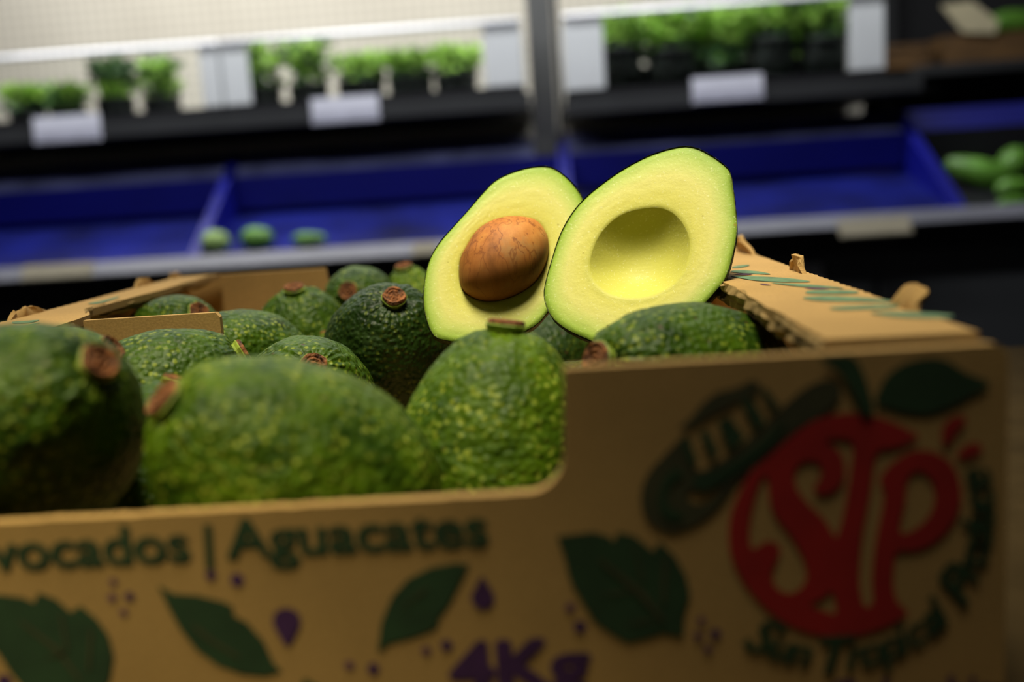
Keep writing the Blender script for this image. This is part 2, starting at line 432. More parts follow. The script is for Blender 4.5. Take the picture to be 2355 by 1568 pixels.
# straw hat
ink('hat_print', [[(760,440),(650,530),(580,610),(545,700),(555,790),(600,850),(680,882),(760,862),(850,810),(920,740),(985,650),(1100,560),(1250,430),(1400,325),(1455,260),(1450,205),(1390,185),(1300,220),(1190,310),(1060,430),(960,520),(880,570),(800,595)],
                  [(752,720),(775,690),(820,690),(880,675),(915,670),(870,730),(800,752)]], INK_O, Z=Z6)
ink('hat_band_print', [[(790,625),(870,600),(980,550),(1080,480),(1180,390),(1215,370),(1150,460),(1040,560),(930,640),(850,690),(790,680)]], INK_G, .0004, Z=Z6)
ink('hat_band_print', [[(740,620),(690,650),(660,710),(680,770),(740,800),(700,830),(640,800),(625,730),(650,640),(700,590)]], INK_G, .0004, Z=Z6)
ink('hat_crown_print', [[(715,405),(760,370),(830,290),(900,240),(980,222),(1050,188),(1095,212),(1060,250),(960,300),(850,355),(770,405)]], INK_O, Z=Z6)
for q in ([(1000,290),(1040,255),(1112,370),(1070,420)], [(890,380),(950,348),(1022,450),(950,512)], [(808,430),(850,408),(902,520),(870,552)],
          [(728,470),(760,440),(805,565),(775,580)], [(1085,235),(1115,220),(1185,310),(1150,335)]):
    ink('hat_stripe_print', [q], INK_G, .0004, False, Z6)
ink('stem_print', [[(1360,88),(1430,75),(1510,78),(1560,150),(1595,260),(1608,325),(1562,350),(1520,260),(1460,160)]], INK_G, .0005, Z=Z6)
ink('leaf_print', [[(1615,285),(1660,180),(1730,120),(1830,88),(1930,92),(2030,150),(2140,205),(2050,260),(1950,310),(1850,338),(1750,330),(1660,305)]], INK_G, Z=Z6)
leaves6 = [[(160,900),(330,880),(400,900),(420,925),(440,878),(520,900),(598,968),(630,925),(700,990),(750,1080),(770,1160),(740,1260),(735,1360),(640,1342),(560,1370),(480,1385),(400,1340),(330,1290),(300,1240),(240,1140),(215,1080),(195,990)]]
ink('leaf_print', leaves6, INK_G, .00025, False, Z6)
for q in ([(340,1000),(370,1005),(560,1150),(660,1290),(640,1290),(530,1165)], [(500,920),(515,940),(560,1100),(550,1110),(525,1000)], [(650,980),(665,1010),(655,1200),(640,1230),(640,1100)],
          [(330,1170),(440,1150),(540,1150),(440,1165)], [(450,1310),(550,1280),(640,1285),(550,1295)]):
    ink('leaf_vein_print', [q], INK_O, .0004, False, Z6)
ink('leaf_print', [[(-160,520),(-60,475),(0,468),(100,480),(150,502),(172,458),(250,490),(310,545),(352,515),(420,570),(470,640),(495,730),(480,830),(430,930),(300,960),(150,930),(50,810),(0,730),(-90,640)]], INK_G, .00025, False, Z5)
for q in ([(80,580),(105,585),(260,700),(360,840),(345,840),(245,715)], [(260,540),(275,560),(300,700),(290,720)], [(395,600),(408,640),(395,800),(382,790)], [(190,745),(290,715),(280,735)]):
    ink('leaf_vein_print', [q], INK_O, .0004, False, Z5)
ink('leaf_print', [[(690,425),(760,465),(860,470),(980,500),(1017,520),(1015,555),(1080,590),(1150,670),(1190,760),(1232,802),(1150,822),(1050,812),(950,775),(860,710),(790,620),(740,530)]], INK_G, .00025, False, Z5)
ink('leaf_vein_print', [[(830,585),(870,610),(930,660),(1050,735),(1040,745),(915,670),(860,625)]], INK_O, .0004, False, Z5)
ink('leaf_print', [[(2050,335),(1990,330),(1880,350),(1780,400),(1710,480),(1665,590),(1650,720),(1700,680),(1800,655),(1880,625),(1917,600),(1908,580),(1960,510),(2000,430)]], INK_G, .00025, False, Z5)
ink('leaf_vein_print', [[(1880,420),(1845,465),(1790,500),(1755,535),(1765,515),(1830,460)]], INK_O, .0004, False, Z5)
ink('leaf_print', [[(1310,880),(1330,832),(1400,870),(1470,920),(1300,940)]], INK_G, .00025, False, Z5)
ink('drop_print', [[(2105,388),(2135,430),(2158,475),(2145,515),(2108,532),(2072,515),(2058,475),(2080,430)]], INK_P, Z=Z5)
ink('drop_print', [[(1255,692),(1220,645),(1192,590),(1205,545),(1250,526),(1298,545),(1310,590),(1290,640)]], INK_P, Z=Z5)
for x, y, r, m in ((490,480,18,INK_PL),(565,475,20,INK_P),(540,545,16,INK_PL),(495,412,16,INK_PL),(920,382,22,INK_P),(1035,402,28,INK_P),(1525,775,20,INK_PL),(1630,790,25,INK_P),(1860,712,20,INK_PL),(1950,688,25,INK_P),(20,845,30,INK_P)):
    ink('dot_print', [circ(x, y, r)], m, Z=Z5)
for x, y, r, m in ((220,1225,22,INK_PL),(265,1312,28,INK_P),(820,1285,18,INK_PL),(885,1345,24,INK_P),(805,1355,20,INK_PL),(850,1415,20,INK_PL)):
    ink('dot_print', [circ(x, y, r)], m, Z=Z6)
ink('divider_print', [[(468,1205),(486,1205),(492,1308),(474,1308)]], INK_G, sm=False)

def text_mesh(s, bold=0, shear=0):
    cu = bpy.data.curves.new('t', 'FONT'); cu.body = s; cu.size = 1; cu.shear = shear
    o = bpy.data.objects.new('tmp', cu); C.objects.link(o)
    me = bpy.data.meshes.new_from_object(o.evaluated_get(bpy.context.evaluated_depsgraph_get()))
    bpy.data.objects.remove(o); bpy.data.curves.remove(cu); me.materials.clear()
    vs = [v.co.copy() for v in me.vertices]; fs = [tuple(p.vertices) for p in me.polygons]; n = len(vs); W, F = [], []
    for i, (dx, dy) in enumerate(((0, 0), (bold, 0), (-bold, 0), (0, bold), (0, -bold), (bold * .7, bold * .7), (-bold * .7, bold * .7), (bold * .7, -bold * .7), (-bold * .7, -bold * .7))):
        W += [tuple(v + Vector((dx, dy, i * 1e-4))) for v in vs]; F += [tuple(k + i * n for k in f) for f in fs]
    m2 = bpy.data.meshes.new('print'); m2.from_pydata(W, [], F); m2.update(); bpy.data.meshes.remove(me)
    return m2
def put_text(s, p0, p1, hpx, mat, off=.02, ref=.73, dz=.00025, name='lettering_print'):
    """text between two photo pixels along its baseline; hpx = capital height in pixels"""
    a, b = PY(*p0, 0), PY(*p1, 0); zb_ = (a.z + b.z) / 2
    hz = PY(p0[0], p0[1] - hpx, 0).z - a.z
    me = text_mesh(s, off)
    xs_ = [v.co.x for v in me.vertices]; lo, hi = min(xs_), max(xs_)
    for v in me.vertices:
        v.co = Vector((a.x + (v.co.x - lo) / (hi - lo) * (b.x - a.x), -dz - v.co.z * .06, zb_ + v.co.y / ref * hz))
    return link(name, me, mat, front)
put_text('Avocados', (-112, 1318), (440, 1285), 90, INK_G, .030)
put_text('Aguacates', (522, 1284), (1125, 1250), 92, INK_G, .030)
put_text('4Kg', (1035, 1592), (1362, 1578), 118, INK_P, .045)
put_text('Colombia', (1905, 1640), (2290, 1622), 78, INK_P, .03)
# script around the emblem
cc = (1430, 790); rad = 662; msg = 'Sun Tropical Produce'
wd = {'i': .55, 'l': .5, 'r': .7, ' ': .9, 'S': 1.25, 'T': 1.25, 'P': 1.3}
tot = sum(wd.get(c, 1) for c in msg); acc = 0
for ch in msg:
    wc = wd.get(ch, 1); mid = (acc + wc / 2) / tot; acc += wc
    if ch == ' ': continue
    th = math.radians(124 - mid * 141)
    px = lambda r_, t_: PY(Z6[0] + (cc[0] + r_ * math.cos(t_)) / Z6[2], Z6[1] + (cc[1] + r_ * math.sin(t_)) / Z6[2], 0)
    p = px(rad, th); upv = (px(rad - 60, th) - p).normalized(); rt = Vector((upv.z, 0, -upv.x))
    me = text_mesh(ch, .034, .3)
    s = .0112 if not ch.isupper() else .0135
    x_ = [v.co.x for v in me.vertices]; mx = (min(x_) + max(x_)) / 2
    for v in me.vertices: v.co = p + rt * ((v.co.x - mx) * s) + upv * ((v.co.y - .3) * s) + Vector((0, -.00025 - p.y - v.co.z * .06, 0))
    link('script_letter_print', me, INK_G, front)

# faded leaves printed on the flange tops
Zf = (1640, 560, 3.294)
def inkflat(loop, mat, Z, parent, off=.0003):
    pts = [PZ(Z[0] + x / Z[2], Z[1] + y / Z[2]) for x, y in loop]
    q = [tuple(v) for v in smoothloop([Vector((p.x, p.y, 0)) for p in pts], 48)]
    curve_mesh('leaf_print', [q], mat, parent, lambda c: Vector((c.x, c.y, ZT + off)))
for lp in ([(140,185),(190,170),(270,164),(262,174),(200,186)], [(130,215),(200,205),(340,215),(435,236),(300,232),(190,226)], [(130,248),(300,252),(560,266),(740,292),(560,296),(350,287),(220,268)],
           [(440,302),(600,308),(850,325),(1000,346),(850,340),(650,330)], [(700,372),(760,360),(950,358),(1080,366),(1090,380),(950,386),(740,384)],
           [(680,415),(850,402),(1100,412),(1280,428),(1360,445),(1100,445),(800,438)], [(890,490),(1100,475),(1350,468),(1390,488),(1150,502),(950,506)],
           [(1200,525),(1500,525),(1800,548),(1760,568),(1500,566),(1300,550)]):
    inkflat(lp, INK_FG, Zf, flr)
for lp in ([(690,343),(780,341),(890,347),(780,349)], [(150,235),(240,232),(300,238),(220,242)], [(350,308),(400,312),(440,319),(390,318)]):
    inkflat(lp, INK_PL, Zf, flr)
Zl = (0, 580, 4.205)
for lp in ([(0,745),(150,735),(300,700),(390,685),(250,725),(60,765)], [(120,680),(250,670),(380,660),(300,685),(150,695)], [(850,500),(1000,470),(1150,430),(1100,460),(950,500)]):
    inkflat(lp, INK_FG, Zl, fll)

# ------------------------------------------------------------------ avocados
def avo_mesh(L, W, neck, seed, nu=72, nv=96):
    vs = []; fs = []
    us = [-math.cos(math.pi * i / nu) for i in range(nu + 1)]
    prof = [math.sqrt(max(0, 1 - abs(u) ** 2.35)) * (1 - neck * u - .04 * u * u) for u in us]
    mxp = max(prof)
    for i, u in enumerate(us):
        r = prof[i] / mxp * W / 2; z = u * L / 2
        if u > .9: z -= .0026 * ((u - .9) / .1) ** 2                # dimple at the stem
        for j in range(nv):
            a = 2 * math.pi * j / nv; d = Vector((math.cos(a), math.sin(a), 0))
            p = d * r + Vector((0, 0, z))
            nrm = (d * math.sqrt(max(0, 1 - u * u)) + Vector((0, 0, u))).normalized()
            q = p * 1000
            h = .0016 * noise.noise(q * .030 + Vector((seed, 0, 0))) + .0007 * noise.noise(q * .09 + Vector((0, seed, 0))) + .00030 * noise.noise(q * .33 + Vector((0, 0, seed)))
            if u > .55:                                             # radial furrows running to the stem
                k = min(1, (u - .55) / .3) * min(1, (1 - u) / .02 + .15)
                h += .0009 * k * noise.noise(Vector((math.cos(a) * 7, math.sin(a) * 7, u * 1.5 + seed)))
                h += .0005 * k * noise.noise(Vector((math.cos(a) * 15, math.sin(a) * 15, u * 2 + seed)))
            vs.append(p + nrm * h * min(1, r / .006))
    for i in range(nu):
        for j in range(nv):
            k = (j + 1) % nv; fs.append((i * nv + j, i * nv + k, (i + 1) * nv + k, (i + 1) * nv + j))
    return vs, fs
def avocado(label, cpx, cpy, y, dr, L, W, mat, seed, neck=.19, stem=1.0, cat='avocado', group='avocados in the carton', collar=True, res=1.0, loc=None):
    c = loc or PY(cpx, cpy, y); d = Vector(dr).normalized()
    root = empty('avocado'); tag(root, label, cat, group)
    q = Vector((0, 0, 1)).rotation_difference(d).to_matrix().to_4x4(); q.translation = c
    root.matrix_world = q
    vs, fs = avo_mesh(L, W, neck, seed, int(72 * res), int(96 * res))
    o = mesh('fruit_body', vs, fs, mat, None, True); o.parent = root
    if not stem: return root
    # stem: green flared collar and a woody broken plug with rings
    rs = .0048 * stem; z0 = L / 2 - .0036; n = 28; rg = random.Random(seed)
    def lathe(name, rows, m, par):
        vs = []; fs = []
        for r, z in rows:
            for j in range(n):
                a = 2 * math.pi * j / n
                k = 1 + .10 * noise.noise((math.cos(a) * 1.6, math.sin(a) * 1.6, seed + z * 200)) + .05 * noise.noise((math.cos(a) * 4, math.sin(a) * 4, seed))
                zz = z + (.0005 * noise.noise((math.cos(a) * 3, math.sin(a) * 3, seed * 2 + r * 900)) if r < rs else 0)
                vs.append((r * k * math.cos(a), r * k * math.sin(a), zz))
        for i in range(len(rows) - 1):
            for j in range(n):
                k = (j + 1) % n; fs.append((i * n + j, i * n + k, (i + 1) * n + k, (i + 1) * n + j))
        fs.append(tuple(range((len(rows) - 1) * n, len(rows) * n)))
        o = mesh(name, vs, fs, m, None, False); o.parent = par; return o
    st = lathe('stem', [(rs * .86, z0 + .0010), (rs * 1.06, z0 + .0030), (rs * 1.12, z0 + .0042), (rs * 1.02, z0 + .0052), (rs * .84, z0 + .0050), (rs * .72, z0 + .0044), (rs * .56, z0 + .0050), (rs * .40, z0 + .0042), (rs * .24, z0 + .0048), (rs * .08, z0 + .0044)], STEM_WOOD, root)
    if collar: lathe('stem_collar', [(rs * 1.25, z0 - .0010), (rs * 1.02, z0 + .0006), (rs * 1.06, z0 + .0022), (rs * 1.20, z0 + .0034), (rs * 1.10, z0 + .0038), (rs * .5, z0 + .0036)], STEM_GREEN, st)
    return root
A = avocado
A('blurred avocado at the left frame edge in the front row, stem at upper right', 45, 1010, 0.0399, (.80, -.36, .56), 0.0859, 0.0672, SK_MID, 1.1)
A('avocado half hidden behind the front left one, pale curled stem at its shoulder', 71, 946, 0.1000, (.78, -.05, .50), 0.0760, 0.0560, SK_MID, 2.3, stem=.95)
A('large bright green avocado lying sideways in front, orange and lime stem at left', 668, 1106, 0.0408, (-.60, -.42, .68), 0.0870, 0.0722, SK_LIGHT, 3.7, stem=1.1)
A('upright bright green avocado beside the tall printed panel, stem cap pointing up', 1138, 1024, 0.0905, (.16, .10, 1), 0.0810, 0.0700, SK_LIGHT, 4.9, neck=.26, stem=1.25)
A('avocado with a ringed brown stem facing the camera, behind the large front one', 701, 942, 0.1773, (.32, -.74, .58), 0.0806, 0.0633, SK_MID, 5.2, stem=1.05)
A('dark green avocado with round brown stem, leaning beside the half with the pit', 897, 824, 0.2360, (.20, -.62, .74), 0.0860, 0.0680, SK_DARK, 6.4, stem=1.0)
A('bumpy avocado lying in front of the cardboard partition, stem end to the right', 384, 914, 0.1443, (.80, .30, .40), 0.0673, 0.0567, SK_MID, 7.7)
A('blurred round avocado with stem on top, in front of the back panel tab', 698, 778, 0.3020, (.0, -.30, .95), 0.0600, 0.0570, SK_MID, 8.1)
A('small far avocado at the back with orange stem facing the camera', 826, 688, 0.3380, (-.05, -.92, .30), 0.0480, 0.0420, SK_MID, 9.3)
A('farthest avocado peeking out just left of the pitted half', 958, 738, 0.3690, (-.12, -.2, 1), 0.0700, 0.0460, SK_LIGHT, 10.9)
A('avocado behind the right end of the partition, orange stem at its left', 558, 830, 0.2265, (-.50, -.72, .28), 0.0700, 0.0500, SK_MID, 11.2)
A('avocado in the gap under the left flange, above the partition', 399, 790, 0.2787, (.62, -.50, .50), 0.0664, 0.0507, SK_MID, 12.5)
A('avocado lying behind the tall printed panel under the pitless half, stem at left', 1585, 890, 0.1136, (-.72, -.58, .36), 0.0909, 0.0603, SK_MID, 13.6, stem=1.1)
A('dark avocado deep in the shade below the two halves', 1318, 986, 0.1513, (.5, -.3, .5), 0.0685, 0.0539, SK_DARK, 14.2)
A('little visible avocado between the round back one and the dark one', 738, 862, 0.2620, (.1, .5, .6), 0.0440, 0.0300, SK_MID, 15.4)
A('sliver of an avocado showing between the two front left avocados', 356, 1096, 0.0869, (.2, .3, .8), 0.0657, 0.0499, SK_MID, 16.8)
A('yellow green avocado low in the cut corner of the front panel', 1449, 1275, 0.0299, (.5, .1, -.3), 0.0598, 0.0506, SK_LIGHT, 17.1)
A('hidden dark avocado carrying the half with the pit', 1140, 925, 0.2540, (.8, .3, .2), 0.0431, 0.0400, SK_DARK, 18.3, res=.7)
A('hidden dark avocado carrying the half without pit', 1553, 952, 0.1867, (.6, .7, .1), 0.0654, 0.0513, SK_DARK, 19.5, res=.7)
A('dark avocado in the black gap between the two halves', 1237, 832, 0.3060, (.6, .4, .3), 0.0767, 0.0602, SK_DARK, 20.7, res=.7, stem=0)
# ------------------------------------------------------------------ the two halves
Zh = (940, 320, 2.904)
def half(name, label, outline, cav, depth, tilt, az, skin_d, cav_d, pit):
    opx = [(Zh[0] + x / Zh[2], Zh[1] + y / Zh[2]) for x, y in outline]
    cpx = [(Zh[0] + x / Zh[2], Zh[1] + y / Zh[2]) for x, y in cav]
    cx = sum(p[0] for p in cpx) / len(cpx); cy = sum(p[1] for p in cpx) / len(cpx)
    o = PY(cx, cy, depth)
    n = Vector((math.sin(az) * math.cos(tilt), -math.cos(az) * math.cos(tilt), math.sin(tilt)))   # out of the cut face
    u = Vector((math.cos(az), math.sin(az), 0)); v = n.cross(u); 
    if v.z < 0: v = -v
    def polar(pp):
        pts = smoothloop([Vector(((PP(x, y, o, n) - o).dot(u), (PP(x, y, o, n) - o).dot(v), 0)) for x, y in pp], 240)
        pol = sorted((math.atan2(p.y, p.x), p.to_2d().length) for p in pts)
        res = []
        for k in range(K):
            a = -math.pi + 2 * math.pi * k / K
            best = [(p, q) for p, q in zip([(pol[-1][0] - 2 * math.pi, pol[-1][1])] + pol, pol + [(pol[0][0] + 2 * math.pi, pol[0][1])]) if p[0] <= a <= q[0]]
            p, q = best[0]; f = (a - p[0]) / max(1e-9, q[0] - p[0]); res.append(p[1] + (q[1] - p[1]) * f)
        return res
    K = 120
    Ro = polar(opx); Rc = polar(cpx)
    for _ in range(2): Rc = [(Rc[k - 1] + 2 * Rc[k] + Rc[(k + 1) % K]) / 4 for k in range(K)]
    ang = [-math.pi + 2 * math.pi * k / K for k in range(K)]
    root = empty(name); M4 = Matrix((u, v, n)).transposed().to_4x4(); M4.translation = o; root.matrix_world = M4
    tag(root, label, 'avocado half', 'halves of the cut avocado')
    # cut face and hollow
    rows = []
    nc = 14
    for i in range(nc + 1):                                   # from the bottom of the hollow to its lip
        b = (i / nc) ** .8; rows.append([(Rc[k] * b * .985, -cav_d * (1 - b ** 2.5) - .0005, -.02 + .02 * i / nc) for k in range(K)])
    rows.append([(Rc[k] * 1.0, -.0001, 0) for k in range(K)])
    nr = 22
    for i in range(1, nr + 1):
        t = i / nr; e = max(0, (t - .9) / .1)
        rows.append([(Rc[k] * 1.02 + (Ro[k] - Rc[k] * 1.02) * t, .0004 * math.sin(t * math.pi) - .0006 * e * e + .00012 * noise.noise((k * .4, t * 9, 0)), t) for k in range(K)])
    vs = []; at = []; fs = []
    for row in rows:
        for k in range(K):
            r, z, t = row[k]; vs.append((r * math.cos(ang[k]), r * math.sin(ang[k]), z)); at.append(t)
    for i in range(len(rows) - 1):
        for k in range(K): j = (k + 1) % K; fs.append((i * K + k, i * K + j, (i + 1) * K + j, (i + 1) * K + k))
    f = mesh('flesh', vs, fs, FLESH, None, True); f.parent = root
    ca = f.data.attributes.new('rim', 'FLOAT', 'POINT'); ca.data.foreach_set('value', at)
    # skin shell: thin lip around the cut, then the rounded back
    gx = sum(Ro[k] * math.cos(ang[k]) for k in range(K)) / K; gy = sum(Ro[k] * math.sin(ang[k]) for k in range(K)) / K
    vs = []; fs = []; rows = [(1.0, -.0005, 0), (1.003, .0001, .3), (1.007, -.0012, .7)]
    ns = 26
    for i in range(1, ns + 1):
        a = math.pi / 2 * i / ns; rows.append((1.010 * math.cos(a) ** .85 if i < ns else .0, -.0012 - skin_d * math.sin(a), 1))
    for i, (s, z, e) in enumerate(rows):
        for k in range(K):
            x = Ro[k] * math.cos(ang[k]); y_ = Ro[k] * math.sin(ang[k])
            lump = 1 + e * (.006 * noise.noise((x * 300, y_ * 300, z * 300)) + .004 * noise.noise((x * 900, y_ * 900, z * 700)))
            vs.append((gx + (x - gx) * s * lump, gy + (y_ - gy) * s * lump, z))
    for i in range(len(rows) - 1):
        for k in range(K): j = (k + 1) % K; fs.append((i * K + j, i * K + k, (i + 1) * K + k, (i + 1) * K + j))
    s = mesh('skin', vs, fs, SK_CUT, None, True); s.parent = root
    if pit:
        vs = []; fs = []; nb = 40
        for i in range(nb + 1):
            b = math.pi * i / nb
            for k in range(K):
                r = Rc[k] * .972 * math.sin(b) ** .92 if 0 < i < nb else 0
                z = math.cos(b) * (cav_d * .97)
                z = z * (pit if z > 0 else .96)
                h = 1 + .012 * noise.noise((math.sin(b) * math.cos(ang[k]) * 1.5, math.sin(b) * math.sin(ang[k]) * 1.5, math.cos(b) * 1.5))
                vs.append((r * h * math.cos(ang[k]), r * h * math.sin(ang[k]), z * h))
        for i in range(nb):
            for k in range(K): j = (k + 1) % K; fs.append((i * K + k, (i + 1) * K + k, (i + 1) * K + j, i * K + j))
        # turn the stone's own axes upright so the dark lower half follows the world's vertical
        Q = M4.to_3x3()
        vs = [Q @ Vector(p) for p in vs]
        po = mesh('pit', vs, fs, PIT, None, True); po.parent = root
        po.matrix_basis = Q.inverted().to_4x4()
        tag(po, 'round orange brown pit')
    return root
out_r = [(1830,48),(1700,75),(1560,130),(1400,220),(1250,330),(1160,410),(1080,510),(1010,640),(960,790),(915,950),(903,1050),(930,1140),(980,1210),(1080,1280),(1180,1325),(1290,1368),(1420,1375),(1560,1355),(1700,1305),(1830,1230),(1940,1130),(2050,1010),(2110,930),(2160,780),(2190,600),(2180,450),(2165,320),(2145,215),(2100,165),(2030,115),(1950,70),(1890,50)]
cav_r = [(1205,830),(1215,900),(1260,970),(1340,1030),(1440,1055),(1540,1055),(1640,1035),(1750,980),(1830,890),(1870,790),(1880,690),(1855,600),(1800,520),(1740,475),(1660,455),(1560,462),(1450,490),(1350,550),(1270,640),(1225,740)]
out_l = [(900,178),(820,185),(720,210),(640,240),(560,290),(480,375),(390,480),(300,580),(220,670),(160,760),(125,850),(105,960),(100,1080),(120,1200),(170,1310),(230,1335),(300,1350),(420,1357),(560,1345),(700,1310),(800,1265),(870,1220),(930,1150),(1010,1060),(1090,920),(1150,760),(1178,620),(1178,500),(1160,390),(1130,340),(1090,290),(1050,250),(1000,210),(950,185)]
cav_l = [(330,880),(335,960),(360,1020),(400,1050),(470,1080),(560,1085),(640,1072),(720,1042),(800,997),(860,945),(900,885),(935,795),(945,700),(930,640),(890,575),(830,540),(740,528),(650,530),(560,552),(480,595),(420,655),(370,740),(340,800)]
half('halved_avocado', 'cut avocado half with an empty round hollow, standing on the pile, in front', out_r, cav_r, .182, math.radians(29), math.radians(-12), .031, .0120, 0)
half('halved_avocado', 'cut avocado half still holding its brown pit, standing on the pile', out_l, cav_l, .199, math.radians(27), math.radians(6), .030, .018, .88)

# ------------------------------------------------------------------ rack behind
YF = 1.40
rack = empty('shelf_rack', (.1, 1.8, 0)); tag(rack, 'grey steel shelf rack behind the carton with pale front rail', 'rack')
ZR = ZT - .041                                              # top of the lower front rail
slab('front_rail', [(-1.7, YF - .030, ZR - .016), (-1.7, YF - .001, ZR + .003), (-1.7, YF + .001, ZR), (-1.7, YF - .028, ZR - .020)], (3.6, 0, 0), RAILM, rack)
box('shelf_board', (-1.7, YF + .002, ZR - .03), (1.9, 2.05, ZR - .012), DSTEEL, rack)
box('front_fascia', (-1.7, YF + .004, ZR - .06), (1.9, YF + .012, ZR - .031), DSTEEL, rack)
box('upright', (.048, 1.655, 0), (.094, 1.685, ZT + 1.0), STEEL, rack, .003)
box('upright_flange', (.096, 1.668, ZT + .06), (.106, 1.69, ZT + 1.0), DSTEEL, rack)
for xx in (-1.40, 1.60): box('upright', (xx, 1.655, 0), (xx + .046, 1.685, ZT + 1.0), STEEL, rack, .003)
box('upper_shelf', (-1.36, 1.60, ZT + .178), (.045, 2.06, ZT + .206), DSTEEL, rack)
box('upper_shelf', (.11, 1.60, ZT + .162), (.74, 2.06, ZT + .190), DSTEEL, rack)
box('back_panel', (-1.7, 2.07, ZT - .1), (.78, 2.09, ZT + 1.1), wall_mat(), rack)
CHAR = plain('charcoal_front', (.11, .115, .12), .5, .1, 5)
for x0, x1 in ((-1.7, -1.24), (-1.235, PY(118, 690, 1.43).x), (.30, .60), (.605, 1.16), (1.165, 1.9)):    # dark cupboard fronts under the shelf
    box('cupboard_front', (x0 + .002, 1.43, .10), (x1 - .002, 1.45, ZR - .032), CHAR, rack, .002)
fz = PY(155, 692, 1.50).z - .0175
box('lower_shelf', (PY(118, 690, 1.43).x + .004, 1.42, fz - .02), (.296, 2.0, fz), DSTEEL, rack)

def bin_(label, x0, x1, mat, y0=YF + .006, y1=1.70, post=()):
    r = empty('produce_bin', ((x0 + x1) / 2, (y0 + y1) / 2, ZR - .012)); tag(r, label, 'bin', 'sloping bins on the lower shelf')
    zf, zk = ZR - .008, ZT + .035; zm, zt = ZT + .092, ZT + .132; t = .006
    slab('floor_tray', [(x0 + t, y0, zf), (x0 + t, y1, zk), (x0 + t, y1, zk - .006), (x0 + t, y0, zf - .0035)], (x1 - x0 - 2 * t, 0, 0), TRAY if mat is BLUE else mat, r)
    slab('back_wall', [(x0 + t, y1 - .055, zk - .005), (x0 + t, y1 - .055, zm), (x0 + t, y1 - .049, zm), (x0 + t, y1 - .049, zk - .005)], (x1 - x0 - 2 * t, 0, 0), mat, r)
    a, b = x0 + (.05 if 'l' in post else t), x1 - (.05 if 'r' in post else t)
    slab('back_ledge', [(a, y1 - .049, zm - .002), (a, y1 - .004, zt), (a, y1, zt - .002), (a, y1 - .047, zm - .007)], (b - a, 0, 0), LEDGE if mat is BLUE else NAVY, r)
    for xx in (x0, x1 - t):
        slab('side_wall', [(xx, y0, zf - .0035), (xx, y0, zf + .006), (xx, y1, zt), (xx, y1, zk - .006)], (t, 0, 0), mat, r)
        slab('wall_rim', [(xx - .001, y0, zf + .0062), (xx - .001, y0, zf + .0095), (xx - .001, y1, zt + .0035), (xx - .001, y1, zt + .0002)], (t + .002, 0, 0), BLUE, r)
    return r
XL = [-1.156, -.527, .1005, .730, 1.36]
bin_('blue sloping plastic bin at the far left of the lower shelf', XL[0] + .002, XL[1] - .002, BLUE)
bin_('blue sloping plastic bin left of the grey post, behind the pitted half', XL[1] + .002, XL[2] - .003, BLUE, post='r')
bin_('blue sloping plastic bin right of the grey post, behind the pitless half', XL[2] + .003, XL[3] - .002, BLUE, post='')
bin_('black sloping bin with green fruit at the far right', XL[3] + .002, XL[4], BLACKP)

# price tags
TAGL = plain('tag_lower', (.40, .40, .48), .6, .1, 40)
def tagplate(name, label, px0, px1, py, hpx, y, mat, tiltx=.1):
    a, b = PY(px0, py, y), PY(px1, py - (px1 - px0) * .06, y); hz = hpx / FPX * (y - CAM.y); xm, zm = (a.x + b.x) / 2, (a.z + b.z) / 2; hw = abs(b.x - a.x) / 2
    r = empty(name, (xm, y, zm)); tag(r, label, 'price tag', 'shelf price tags')
    c_, s_ = math.cos(tiltx), math.sin(tiltx)
    def plate(n, x0, x1, v0, v1, d0, d1, m):                   # d = depth along the tilted plate's normal
        q = lambda v, d: (y + v * s_ + d * c_, zm + v * c_ - d * s_)
        slab(n, [(x0, *q(v0, d0)), (x0, *q(v1, d0)), (x0, *q(v1, d1)), (x0, *q(v0, d1))], (x1 - x0, 0, 0), m, r)
    plate('holder', xm - hw, xm + hw, -hz / 2, hz / 2, 0, .003, mat)
    plate('label_strip', xm - hw + .002, xm + hw - .002, -hz / 2 + .002, -hz * .06, -.0012, -.0002, TAGL if mat is TAGM else TAGB)
tagplate('price_tag', 'white price tag at the left of the herb shelf edge', 77, 230, 300, 60, 1.596, TAGM)
tagplate('price_tag', 'white price tag under the middle herb bin', 716, 871, 256, 58, 1.596, TAGM)
tagplate('price_tag', 'white price tag under the right herb bin', 1592, 1755, 208, 56, 1.596, TAGM)
tagplate('price_tag', 'cream price tag hanging under the lower rail at left', 50, 212, 628, 40, YF - .046, TAGB, .6)
tagplate('price_tag', 'cream price tag on the lower rail at right', 1930, 2095, 526, 44, YF - .046, TAGB, .6)
tagplate('price_tag', 'small cream price tag on the lower rail left of the pitted half', 948, 1006, 572, 36, YF - .046, TAGB, .6)
tagplate('price_tag', 'small white card on the dark cupboard front at right', 1830, 1892, 632, 46, 1.4265, TAGM)

